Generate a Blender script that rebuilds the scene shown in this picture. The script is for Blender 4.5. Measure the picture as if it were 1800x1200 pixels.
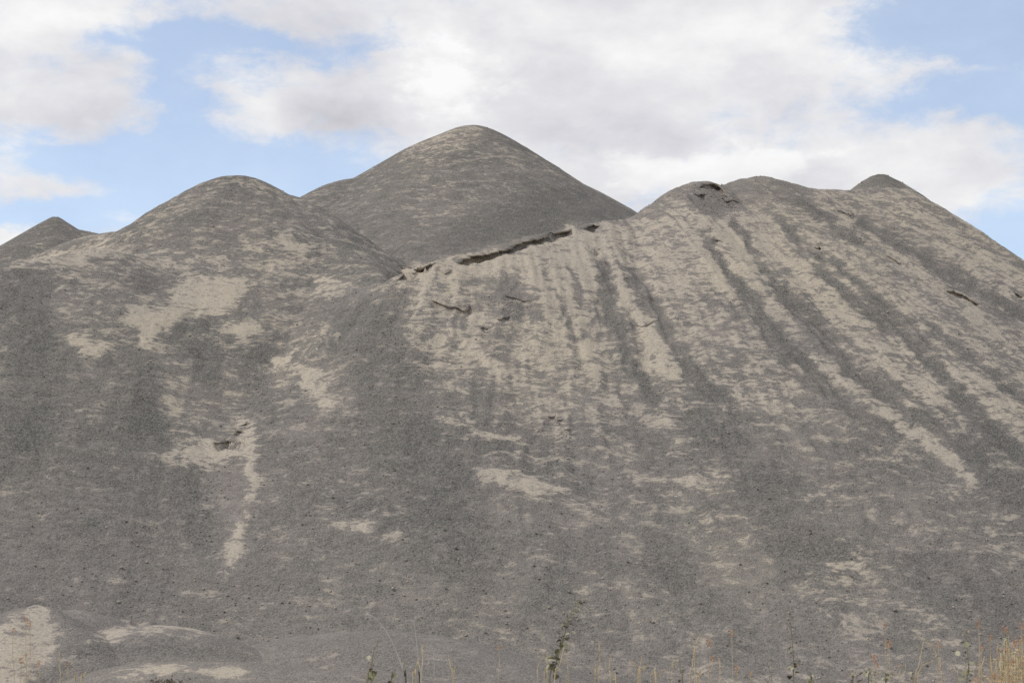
import bpy, bmesh, math, random
import numpy as np
from mathutils import Vector

for o in list(bpy.data.objects):
    bpy.data.objects.remove(o, do_unlink=True)
scene = bpy.context.scene
COL = scene.collection
R = math.radians

# ------------------------------------------------------------------ camera
F = 3000.0                      # focal length in pixels of an 1800 px wide picture
CAM = np.array([0.0, 0.0, 1.5])
PITCH = math.atan(460.0 / F)    # the horizon lies low in the picture
cam_d = bpy.data.cameras.new('camera')
cam_d.sensor_width = 36.0
cam_d.lens = 36.0 * F / 1800.0
cam_d.clip_start = 0.1
cam_d.clip_end = 20000.0
cam_d.dof.use_dof = True
cam_d.dof.focus_distance = 42.0
cam_d.dof.aperture_fstop = 13.0
cam = bpy.data.objects.new('camera', cam_d)
COL.objects.link(cam)
cam.location = CAM
cam.rotation_euler = (math.pi / 2 + PITCH, 0, 0)
scene.camera = cam

# ------------------------------------------------------------------ exposure
scene.view_settings.view_transform = 'Standard'
scene.view_settings.look = 'None'
scene.view_settings.exposure = 0.0
scene.view_settings.gamma = 1.0
scene.view_settings.use_curve_mapping = False
try:
    scene.cycles.use_denoising = False
    scene.cycles.max_bounces = 5
    scene.cycles.diffuse_bounces = 3
except Exception:
    pass

SUN_EL, SUN_AZ = R(50), R(-100)   # azimuth from +Y towards +X: behind and left of the camera

sun_d = bpy.data.lights.new('sun', 'SUN')
sun_d.energy = 2.1
sun_d.angle = R(10)
sun_d.color = (1.0, 0.95, 0.88)
sun = bpy.data.objects.new('sun', sun_d)
COL.objects.link(sun)
sdir = Vector((math.sin(SUN_AZ) * math.cos(SUN_EL), math.cos(SUN_AZ) * math.cos(SUN_EL), math.sin(SUN_EL)))
sun.rotation_euler = sdir.to_track_quat('Z', 'Y').to_euler()
sun.location = (-20, -20, 40)


# ------------------------------------------------------------------ node helper
class NT:
    def __init__(self, tree):
        self.t = tree
        tree.nodes.clear()

    def n(self, kind, ins=None, **props):
        nd = self.t.nodes.new(kind)
        for k, v in props.items():
            setattr(nd, k, v)
        for k, v in (ins or {}).items():
            s = nd.inputs[k]
            if isinstance(v, bpy.types.NodeSocket):
                self.t.links.new(v, s)
            else:
                s.default_value = v
        return nd

    def m(self, op, a, b=0.0, c=0.0, clamp=False):
        nd = self.t.nodes.new('ShaderNodeMath')
        nd.operation = op
        nd.use_clamp = clamp
        for i, v in enumerate((a, b, c)):
            if isinstance(v, bpy.types.NodeSocket):
                self.t.links.new(v, nd.inputs[i])
            else:
                nd.inputs[i].default_value = v
        return nd.outputs[0]

    def vm(self, op, a, b=(0, 0, 0)):
        nd = self.t.nodes.new('ShaderNodeVectorMath')
        nd.operation = op
        for i, v in enumerate((a, b)):
            if isinstance(v, bpy.types.NodeSocket):
                self.t.links.new(v, nd.inputs[i])
            else:
                nd.inputs[i].default_value = v
        return nd.outputs[0]

    def ss(self, v, lo, hi, a=0.0, b=1.0):
        nd = self.n('ShaderNodeMapRange', {'Value': v, 'From Min': lo, 'From Max': hi, 'To Min': a, 'To Max': b},
                    interpolation_type='SMOOTHSTEP')
        return nd.outputs[0]

    def lin(self, v, lo, hi, a=0.0, b=1.0):
        nd = self.n('ShaderNodeMapRange', {'Value': v, 'From Min': lo, 'From Max': hi, 'To Min': a, 'To Max': b})
        return nd.outputs[0]

    def mix(self, f, a, b, blend='MIX'):
        nd = self.t.nodes.new('ShaderNodeMix')
        nd.data_type = 'RGBA'
        nd.blend_type = blend
        for k, v in ((0, f), (6, a), (7, b)):
            if isinstance(v, bpy.types.NodeSocket):
                self.t.links.new(v, nd.inputs[k])
            else:
                nd.inputs[k].default_value = (v if k == 0 else (tuple(v) + (1.0,))[:4])
        return nd.outputs[2]

    def noise(self, vec, scale, detail=4.0, rough=0.55, dist=0.0):
        return self.n('ShaderNodeTexNoise', {'Vector': vec, 'Scale': scale, 'Detail': detail,
                                             'Roughness': rough, 'Distortion': dist})


# ------------------------------------------------------------------ sky with clouds
def px_ang(u, v):
    """azimuth and elevation of a direction in the photograph"""
    xc, yc = (u - 900) / F, (600 - v) / F
    c, s = math.cos(PITCH), math.sin(PITCH)
    dx, dy, dz = xc, c - yc * s, s + yc * c
    return math.atan2(dx, dy), math.atan2(dz, math.hypot(dx, dy))


world = bpy.data.worlds.new('World')
scene.world = world
world.use_nodes = True
W = NT(world.node_tree)
tc = W.n('ShaderNodeTexCoord')
dirv = tc.outputs['Generated']
sep = W.n('ShaderNodeSeparateXYZ', {0: dirv})
az = W.m('ARCTAN2', sep.outputs[0], sep.outputs[1])
el = W.m('ARCSINE', sep.outputs[2])
sky = W.n('ShaderNodeTexSky', sky_type='NISHITA')
sky.sun_disc = False
sky.sun_elevation = SUN_EL
sky.sun_rotation = SUN_AZ
sky.altitude = 1000
sky.air_density = 1.0
sky.dust_density = 1.0
sky.ozone_density = 2.0
stretch = W.vm('MULTIPLY', dirv, (1.0, 1.0, 1.9))
big = W.noise(stretch, 7.0, 7.0, 0.56, 0.15).outputs[0]
warp = W.noise(stretch, 15.0, 7.0, 0.62)
wsep = W.n('ShaderNodeSeparateColor', {0: warp.outputs['Color']})
azw = W.m('ADD', az, W.m('MULTIPLY', W.m('SUBTRACT', wsep.outputs[0], 0.5), 0.085))
elw = W.m('ADD', el, W.m('MULTIPLY', W.m('SUBTRACT', wsep.outputs[1], 0.5), 0.045))


def blob(u, v, ru, rv, amp, a_=azw, e_=elw):
    a0, e0 = px_ang(u, v)
    qa = W.m('MULTIPLY', W.m('SUBTRACT', a_, a0), F / ru)
    qe = W.m('MULTIPLY', W.m('SUBTRACT', e_, e0), F / rv)
    q = W.m('ADD', W.m('MULTIPLY', qa, qa), W.m('MULTIPLY', qe, qe))
    return W.m('MULTIPLY', W.m('EXPONENT', W.m('MULTIPLY', q, -1.0)), amp)


def total(*vals):
    r = vals[0]
    for v in vals[1:]:
        r = W.m('ADD', r, v)
    return r


CLEAR = [  # openings where the blue shows
    (250, 85, 90, 30, -.50), (360, 62, 110, 28, -.55), (480, 95, 90, 35, -.50), (310, 175, 50, 70, -.55), (640, 80, 90, 22, -.30),
    (190, 262, 160, 35, -.55), (430, 300, 190, 42, -.62), (330, 355, 130, 40, -.45), (140, 378, 110, 28, -.48), (560, 318, 70, 25, -.4),
    (1620, 25, 130, 60, -.62), (1770, 55, 110, 55, -.60), (1690, 175, 150, 30, -.42), (1790, 420, 110, 60, -.36), (1800, 180, 60, 40, -.3),
    (330, 170, 90, 18, -.2), (20, 385, 60, 20, -.3)]
CLOUD = [  # banks
    (110, 180, 150, 70, .35), (100, 40, 170, 50, .30), (520, 195, 170, 50, .35), (780, 140, 120, 70, .45), (90, 325, 120, 32, .34),
    (1100, 150, 320, 110, .45), (1250, 310, 330, 50, .35), (1650, 290, 160, 60, .25), (240, 385, 55, 18, .40), (0, 415, 45, 25, .45),
    (1650, 110, 120, 22, .25), (1180, 30, 350, 50, .3)]
dens = total(W.lin(big, 0.0, 1.0, 0.02, 1.12), *[blob(*b) for b in CLEAR + CLOUD])
dens = W.m('ADD', dens, W.lin(W.noise(stretch, 40.0, 8.0, 0.65, 0.4).outputs[0], 0.2, 0.8, -.25, .25))
cover = W.ss(dens, 0.30, 0.82)
cover = W.m('ADD', W.m('MULTIPLY', cover, 0.71), 0.28)
bnoise = W.noise(stretch, 11.0, 8.0, 0.55, 0.2).outputs[0]
fine = W.noise(stretch, 34.0, 6.0, 0.6, 0.3).outputs[0]
LUM = [(780, 115, 85, 50, .15), (760, 180, 90, 40, .05), (1230, 285, 210, 40, .08), (1300, 60, 220, 60, .09), (1060, 255, 160, 32, -.10),
       (1230, 170, 260, 60, -.06), (100, 215, 130, 40, -.05), (620, 230, 120, 35, -.06), (240, 392, 60, 22, .10), (40, 30, 160, 40, .09), (10, 415, 50, 30, .12), (590, 190, 120, 60, -.11), (970, 130, 110, 55, -.07), (130, 200, 170, 45, -.08), (1150, 225, 260, 35, -.05), (1600, 180, 140, 50, -.05)]
lum = total(W.lin(bnoise, 0.28, 0.72, 0.70, 0.92), W.lin(fine, 0.2, 0.8, -0.055, 0.055), *[blob(*b) for b in LUM])
heap_ = total(blob(790, 150, 95, 62, 1.0), W.lin(fine, 0.2, 0.8, -.35, .35), W.lin(bnoise, .3, .7, -.2, .2))
lum = W.m('ADD', lum, W.ss(heap_, .25, .85, 0.0, 0.09))
heap2 = total(blob(1230, 310, 230, 60, 1.0), W.lin(fine, 0.2, 0.8, -.4, .4), W.lin(bnoise, .3, .7, -.2, .2))
lum = W.m('ADD', lum, W.ss(heap2, .35, .70, 0.0, 0.06))
lum = W.m('MINIMUM', lum, 0.97)
CS = 0.10
warmth = W.ss(lum, 0.68, 0.95)
ccol = W.mix(warmth, (0.965, 0.965, 1.02), (1.0, 1.0, 0.995))
cl = W.vm('MULTIPLY', ccol, W.n('ShaderNodeCombineXYZ', {0: lum, 1: lum, 2: lum}).outputs[0])
cl = W.vm('MULTIPLY', cl, (1 / CS, 1 / CS, 1 / CS))
blue = W.vm('MULTIPLY', sky.outputs[0], (2.4, 2.18, 1.98))
colr = W.mix(cover, blue, cl)
bg = W.n('ShaderNodeBackground', {'Color': colr, 'Strength': CS})
wo = W.n('ShaderNodeOutputWorld', {'Surface': bg.outputs[0]})


# ------------------------------------------------------------------ numpy noise
def perlin(x, y, seed=0):
    xi = np.floor(x).astype(np.int64)
    yi = np.floor(y).astype(np.int64)
    xf = x - xi
    yf = y - yi

    def g(ix, iy):
        h = (ix * 374761393 + iy * 668265263 + seed * 974634613) & 0xFFFFFFFF
        h = ((h ^ (h >> 13)) * 1274126177) & 0xFFFFFFFF
        h = h ^ (h >> 16)
        a = (h & 1023) * (2 * np.pi / 1024.0)
        return np.cos(a), np.sin(a)
    u = xf * xf * xf * (xf * (xf * 6 - 15) + 10)
    v = yf * yf * yf * (yf * (yf * 6 - 15) + 10)

    def d(ox, oy):
        gx, gy = g(xi + ox, yi + oy)
        return gx * (xf - ox) + gy * (yf - oy)
    a = d(0, 0) * (1 - u) + d(1, 0) * u
    b = d(0, 1) * (1 - u) + d(1, 1) * u
    return (a * (1 - v) + b * v) * 1.45


def fbm(x, y, octv=4, gain=0.5, seed=0):
    s = 0.0
    a = 1.0
    for i in range(octv):
        s = s + a * perlin(x * 2 ** i, y * 2 ** i, seed + i * 17)
        a *= gain
    return s


def sstep(v, lo, hi):
    t = np.clip((v - lo) / (hi - lo), 0, 1)
    return t * t * (3 - 2 * t)


# ------------------------------------------------------------------ photograph <-> place
def ray(u, v):
    xc, yc = (u - 900) / F, (600 - v) / F
    c, s = math.cos(PITCH), math.sin(PITCH)
    return np.array([xc, c - yc * s, s + yc * c])


def at(u, v, d):
    r = ray(u, v)
    return CAM + r * (d / r[1])


def project(x, y, z):
    c, s = math.cos(PITCH), math.sin(PITCH)
    dx, dy, dz = x - CAM[0], y - CAM[1], z - CAM[2]
    f = dy * c + dz * s
    up = -dy * s + dz * c
    f = np.maximum(f, 0.1)
    return 900 + F * dx / f, 600 - F * up / f


# ------------------------------------------------------------------ heaps as swept cones of tipped gravel
def dense(ridge, step=0.12, k=3):
    pts = np.array([list(at(u, v, d)) + [r] for (u, v, d, r) in ridge])
    out = [pts[:1]]
    for a, b in zip(pts[:-1], pts[1:]):
        n = max(1, int(np.linalg.norm(b[:2] - a[:2]) / step))
        t = np.linspace(0, 1, n + 1)[1:, None]
        out.append(a + (b - a) * t)
    p = np.vstack(out)
    # take the corners off the crest
    q = np.vstack([np.repeat(p[:1], k, 0), p, np.repeat(p[-1:], k, 0)])
    ker = np.ones(2 * k + 1) / (2 * k + 1)
    return np.stack([np.convolve(q[:, i], ker, 'valid') for i in range(4)], 1)


def sweep(x, y, pts, s):
    h = np.full(x.shape, -60.0)
    for px, py, pz, r in pts:
        dd = np.sqrt((x - px) ** 2 + (y - py) ** 2 + r * r) - r
        np.maximum(h, pz - s * dd, out=h)
    return h


def smax(a, b, k):
    hh = np.clip(0.5 + 0.5 * (a - b) / k, 0, 1)
    return b + (a - b) * hh + k * hh * (1 - hh)


RIDGE_A = [(-700, 501, 41, 0.42), (-300, 483, 41.5, 0.42), (0, 471, 42, 0.35), (60, 459, 42.5, 0.35), (120, 448, 43, 0.28), (180, 435, 43.5, 0.24), (215, 444, 44, 0.28), (250, 459, 44.6, 0.42)]
RIDGE_A2 = [(120, 428, 51, 0.35), (175, 411, 51, 0.42), (240, 404, 50.8, 0.49), (300, 372, 50.4, 0.56), (340, 349, 50.2, 0.63), (370, 327, 50, 0.7), (410, 305, 50, 0.77), (445, 316, 50, 0.7), (480, 341, 50, 0.63), (520, 345, 49.8, 0.56), (560, 392, 48.5, 0.49), (610, 440, 46.4, 0.49), (650, 471, 44.4, 0.42), (690, 498, 42.6, 0.28)]
RIDGE_B = [(690, 492, 42.2, 0.1), (740, 468, 42.6, 0.08), (800, 453, 43.1, 0.08), (860, 436, 43.7, 0.08), (930, 415, 44.4, 0.08), (1000, 401, 45.2, 0.08), (1060, 388, 45.9, 0.14), (1120, 386, 46.6, 0.35), (1160, 362, 47.2, 0.42), (1195, 332, 47.7, 0.42), (1230, 314, 48, 0.42), (1262, 330, 48.3, 0.35), (1290, 322, 48.7, 0.42), (1330, 308, 49, 0.49), (1380, 322, 49.5, 0.49), (1420, 333, 50, 0.42), (1490, 335, 50.8, 0.28), (1550, 332, 51.4, 0.21), (1592, 334, 51.9, 0.21)]
RIDGE_C = [(430, 402, 65.5, 0.56), (525, 361, 66, 0.56), (570, 330, 66, 0.5), (600, 317, 66.1, 0.5), (640, 312, 66.4, 0.5), (668, 295, 66.8, 0.5), (700, 277, 67.2, 0.5), (750, 249, 68, 0.56), (795, 231, 68, 0.49), (825, 218, 68, 0.49), (850, 223, 68, 0.49), (885, 245, 68.4, 0.56), (920, 273, 69, 0.56), (965, 303, 69.8, 0.56), (1010, 321, 70.5, 0.56), (1060, 346, 71.2, 0.56), (1120, 388, 72, 0.56), (1220, 432, 73, 0.56)]
RIDGE_D = [(-250, 570, 57, 0.35), (-100, 489, 58, 0.35), (0, 454, 59, 0.21), (30, 438, 59.5, 0.14), (62, 412, 60, 0.08), (95, 377, 60, 0.08), (130, 402, 60, 0.21), (175, 411, 60, 0.28), (240, 438, 60, 0.28)]
RIDGE_E = [(1500, 334, 56, 0.14), (1525, 316, 56.1, 0.17), (1545, 305, 56.2, 0.21), (1556, 309, 56.3, 0.17), (1580, 320, 56.6, 0.14), (1606, 346, 57, 0.14)]
RIDGE_M1 = [(-60, 1110, 25.4, .3), (20, 1080, 25.6, .35), (62, 1058, 25.8, .12), (88, 1066, 25.8, .12), (112, 1092, 25.5, .2), (130, 1125, 25.1, .3)]
RIDGE_M2 = [(150, 1130, 25.9, .4), (205, 1106, 26.2, .5), (250, 1097, 26.3, .5), (300, 1096, 26.4, .5), (345, 1106, 26.4, .5), (390, 1128, 26.4, .5)]
RIDGE_M3 = [(165, 1186, 24.2, .4), (200, 1172, 24.3, .5), (260, 1162, 24.5, .6), (420, 1162, 24.7, .6), (560, 1172, 24.7, .6), (700, 1185, 24.7, .5)]
RIDGE_M0 = [(110, 1072, 27, .5), (150, 1066, 27.2, .5), (180, 1092, 27, .5)]
RIDGE_M4 = [(440, 1140, 26.8, .8), (560, 1114, 27.2, .9), (690, 1106, 27.4, .9), (790, 1122, 27.2, .9), (860, 1150, 26.8, .8)]
SLOPE = dict(A=0.745, A2=0.745, B=0.79, C=0.74, D=0.72, E=0.80, M1=0.60, M2=0.50, M3=0.45, M0=0.55, M4=0.42)
PTS = {k: dense(v, k=1 if k in ('D', 'E', 'M1') else 3) for k, v in dict(A=RIDGE_A, A2=RIDGE_A2, B=RIDGE_B, C=RIDGE_C, D=RIDGE_D, E=RIDGE_E, M1=RIDGE_M1, M2=RIDGE_M2,
                                   M3=RIDGE_M3, M0=RIDGE_M0, M4=RIDGE_M4).items()}
PTS['A'] = np.vstack([PTS['A']])
print({k: len(v) for k, v in PTS.items()})


def base_ab(x, y):
    a = smax(sweep(x, y, PTS['A'], SLOPE['A']), sweep(x, y, PTS['A2'], SLOPE['A2']), 0.5)
    b = sweep(x, y, PTS['B'], SLOPE['B'])
    return a, b


# fan of fall lines on the front mass: angle round a centre well behind the crest
FAN_B = np.array([0.3, 58.0])
FAN_A = np.array([-9.5, 95.0])


def relief(x, y, which):
    """unevenness of the tipped gravel, in metres"""
    c = FAN_B if which == 'B' else FAN_A
    ang = np.arctan2(x - c[0], c[1] - y)
    rad = np.hypot(x - c[0], y - c[1])
    w = fbm(x * 0.35, y * 0.35, 3, 0.5, 5) * 0.25
    arc = ang * (22.0 if which == 'B' else 60.0) + w
    rill = fbm(arc * 1.15, rad * 0.09, 3, 0.55, 11)
    rill = 0.6 * rill + 0.9 * (0.35 - np.abs(fbm(arc * 0.8 + 7.7, rad * 0.06, 3, 0.6, 12)))
    rill2 = fbm(arc * 3.1 + 0.9 * fbm(x * .8, y * .8, 2, .5, 24), rad * 0.3, 3, 0.5, 23)
    h = 0.10 * fbm(x * 0.22, y * 0.22, 2, 0.5, 1)
    amp = 1.0 if which == 'B' else 0.45
    amp = amp * (.4 + .6 * sstep(np.hypot(x - c[0], y - c[1]), 26, 18)) if which == 'B' else amp * .6
    h = h + amp * (0.12 * rill + 0.030 * rill2)
    h = h + 0.022 * fbm(x * 1.3, y * 1.9, 3, 0.55, 31)
    h = h + 0.014 * fbm(x * 5.2, y * 9.0, 3, 0.7, 41)
    return h


def front0(x, y):
    """front mass before the slips: height and which heap owns it"""
    a, b = base_ab(x, y)
    h = smax(a, b, 0.35)
    own_b = b > a
    wb = sstep(b - a, -0.4, 0.4)
    rl = relief(x, y, 'A') * (1 - wb) + relief(x, y, 'B') * wb
    # calmer along the very crest so that the skyline keeps its smooth line
    near = np.full(x.shape, 9.0)
    for k in ('A', 'A2', 'B'):
        for p in PTS[k][::4]:
            np.minimum(near, (x - p[0]) ** 2 + (y - p[1]) ** 2, out=near)
    calm = 0.22 + 0.78 * sstep(np.sqrt(near), 0.1, 1.6)
    # the toe runs out onto the flat
    h = smax(h, np.full(x.shape, -0.12), 1.1)
    h = h + rl * calm
    return h, own_b


def hit(u, v, lo=26.0, hi=60.0):
    """where the sight line first meets the front mass"""
    r = ray(u, v)
    ds = np.linspace(lo, hi, 900)
    x = CAM[0] + r[0] * ds / r[1]
    y = CAM[1] + ds
    z = CAM[2] + r[2] * ds / r[1]
    h, _ = front0(x, y)
    k = np.argmax(h > z)
    if h[k] <= z[k]:
        k = int(np.argmin(np.abs(h - z)))
    return np.array([x[k], y[k], z[k]])


# ------------------------------------------------------------------ slips and cracks
# (owner, picture polyline, drop in m, reach of the drop, overhang of crust, thickness of crust)
SLIPS = [
    ('B', [(697, 496), (706, 485), (724, 473), (744, 467), (768, 462)], .30, .7, 0, 0),
    ('B', [(797, 465), (806, 455), (820, 449), (850, 444), (862, 443), (897, 432), (928, 420), (962, 412), (984, 406), (1008, 404)], .22, .6, 0, 0),
    ('B', [(697, 494), (706, 484), (724, 472), (736, 468)], 0, 0, .20, .035),
    ('B', [(734, 469), (748, 466), (766, 462)], 0, 0, .26, .04),
    ('B', [(768, 471), (782, 481), (796, 474)], .10, .3, .05, .02),
    ('B', [(798, 463), (806, 455), (820, 449)], 0, 0, .19, .035),
    ('B', [(819, 450), (836, 447), (848, 445)], 0, 0, .25, .04),
    ('B', [(846, 447), (862, 443), (876, 439)], 0, 0, .20, .03),
    ('B', [(875, 440), (897, 432), (915, 425)], 0, 0, .18, .035),
    ('B', [(914, 426), (928, 420), (962, 412)], 0, 0, .23, .035),
    ('B', [(972, 410), (984, 406), (1004, 404)], 0, 0, .15, .03),
    ('B', [(1024, 402), (1034, 396), (1044, 394), (1056, 398)], .20, .6, .10, .03),
    ('B', [(1228, 331), (1234, 323), (1246, 322), (1264, 326), (1276, 337), (1288, 350)], .20, .6, .10, .05),
    ('B', [(1224, 343), (1232, 340), (1240, 342)], .14, .4, .07, .03),
    ('B', [(1274, 353), (1286, 352), (1298, 356)], .10, .4, .06, .03),
    ('B', [(1660, 512), (1672, 508), (1690, 516), (1706, 526), (1724, 537)], .20, .6, .12, .04),
    ('B', [(1434, 436), (1440, 432), (1447, 438)], .16, .35, .09, .03),
    ('B', [(1470, 375), (1482, 373), (1490, 376), (1502, 375)], .09, .3, .05, .02),
    ('B', [(1560, 449), (1572, 457), (1584, 463)], .10, .35, .06, .02),
    ('B', [(1602, 480), (1614, 488), (1626, 495)], .10, .35, .05, .02),
    ('B', [(1780, 511), (1790, 516), (1802, 524)], .14, .4, .08, .03),
    ('B', [(757, 526), (775, 534), (798, 538), (815, 545), (827, 537)], .15, .5, .07, .03),
    ('B', [(884, 518), (905, 524), (938, 531)], .07, .3, .04, .02),
    ('B', [(876, 562), (884, 557), (896, 556)], .10, .3, .07, .025),
    ('B', [(840, 578), (850, 575), (860, 577)], .10, .3, .06, .02),
    ('B', [(1116, 569), (1130, 573), (1146, 566), (1157, 563)], .07, .25, .04, .02),
    ('B', [(1039, 448), (1044, 438)], .14, .35, .08, .03),
    ('B', [(1258, 423), (1262, 420), (1266, 425)], .12, .3, .07, .025),
    ('B', [(1254, 421), (1268, 424), (1274, 426)], .09, .3, .05, .02),
    ('B', [(962, 731), (970, 732), (976, 731)], .08, .3, .06, .02),
    ('B', [(980, 738), (986, 738), (992, 738)], .07, .25, .05, .02),
    ('B', [(992, 754), (998, 755), (1004, 754)], .10, .3, .06, .02),
    ('B', [(1357, 408), (1368, 407), (1376, 412)], .07, .25, .04, .02),
    ('A', [(372, 777), (384, 776), (396, 776), (402, 772), (412, 775), (416, 771)], .17, .6, .09, .035),
    ('A', [(414, 759), (422, 755), (432, 757)], .16, .4, .08, .03),
    ('A', [(421, 750), (428, 746), (434, 744)], .13, .35, .06, .025),
]


def slip_world():
    out = []
    for own, pl, drop, reach, lip, th in SLIPS:
        wp = np.array([hit(u, v) for u, v in pl])
        if 0 < drop <= .12:
            drop, lip, th = drop * .75, lip * .6, th * .8
        out.append((own, wp, drop, reach, lip, th))
    return out


SW = slip_world()


def carve(x, y):
    """how far the ground has dropped below each slip's edge"""
    tot = np.zeros(x.shape)
    for own, wp, drop, reach, lip, th in SW:
        if not drop:
            continue
        lo = wp[:, :2].min(0) - reach - 0.3
        hi_ = wp[:, :2].max(0) + reach + 0.3
        sel = np.nonzero((x > lo[0]) & (x < hi_[0]) & (y > lo[1]) & (y < hi_[1]))[0]
        if not len(sel):
            continue
        sx, sy = x[sel], y[sel]
        jx = 0.05 * perlin(sx * 3.0, sy * 3.0, 77)
        sx = sx + jx
        best = np.full(sx.shape, 1e9)
        across = np.zeros(sx.shape)
        along = np.zeros(sx.shape)
        seg = np.linalg.norm(np.diff(wp[:, :2], axis=0), axis=1)
        L = seg.sum()
        s0 = 0.0
        for (a, b), ls in zip(zip(wp[:-1], wp[1:]), seg):
            t = np.clip(((sx - a[0]) * (b[0] - a[0]) + (sy - a[1]) * (b[1] - a[1])) / max(ls * ls, 1e-6), 0, 1)
            cx, cy = a[0] + (b[0] - a[0]) * t, a[1] + (b[1] - a[1]) * t
            dd = np.hypot(sx - cx, sy - cy)
            nx, ny = (b[1] - a[1]) / max(ls, 1e-6), -(b[0] - a[0]) / max(ls, 1e-6)
            if ny > 0:
                nx, ny = -nx, -ny
            sg = np.sign((sx - cx) * nx + (sy - cy) * ny)
            m_ = dd < best
            best = np.where(m_, dd, best)
            across = np.where(m_, dd * sg, across)
            along = np.where(m_, (s0 + t * ls) / L, along)
            s0 += ls
        ew = min(0.12, 0.35 / L)
        endt = sstep(along, 0.0, ew) * sstep(1 - along, 0.0, ew)
        if L > 1.5:
            endt = endt * np.clip(0.85 + 1.0 * fbm(along * L * 1.5, along * 0 + 0.5, 3, .65, 88), 0.2, 1.5) * (1.15 - .55 * along)
        across = across + 0.05 * fbm(sx * 4, sy * 4, 2, .6, 89)
        prof = sstep(across, -0.04, 0.03) * (1 - sstep(across, 0.06, reach)) ** 1.6
        tot[sel] = np.maximum(tot[sel], drop * prof * endt)
    return tot


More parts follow.
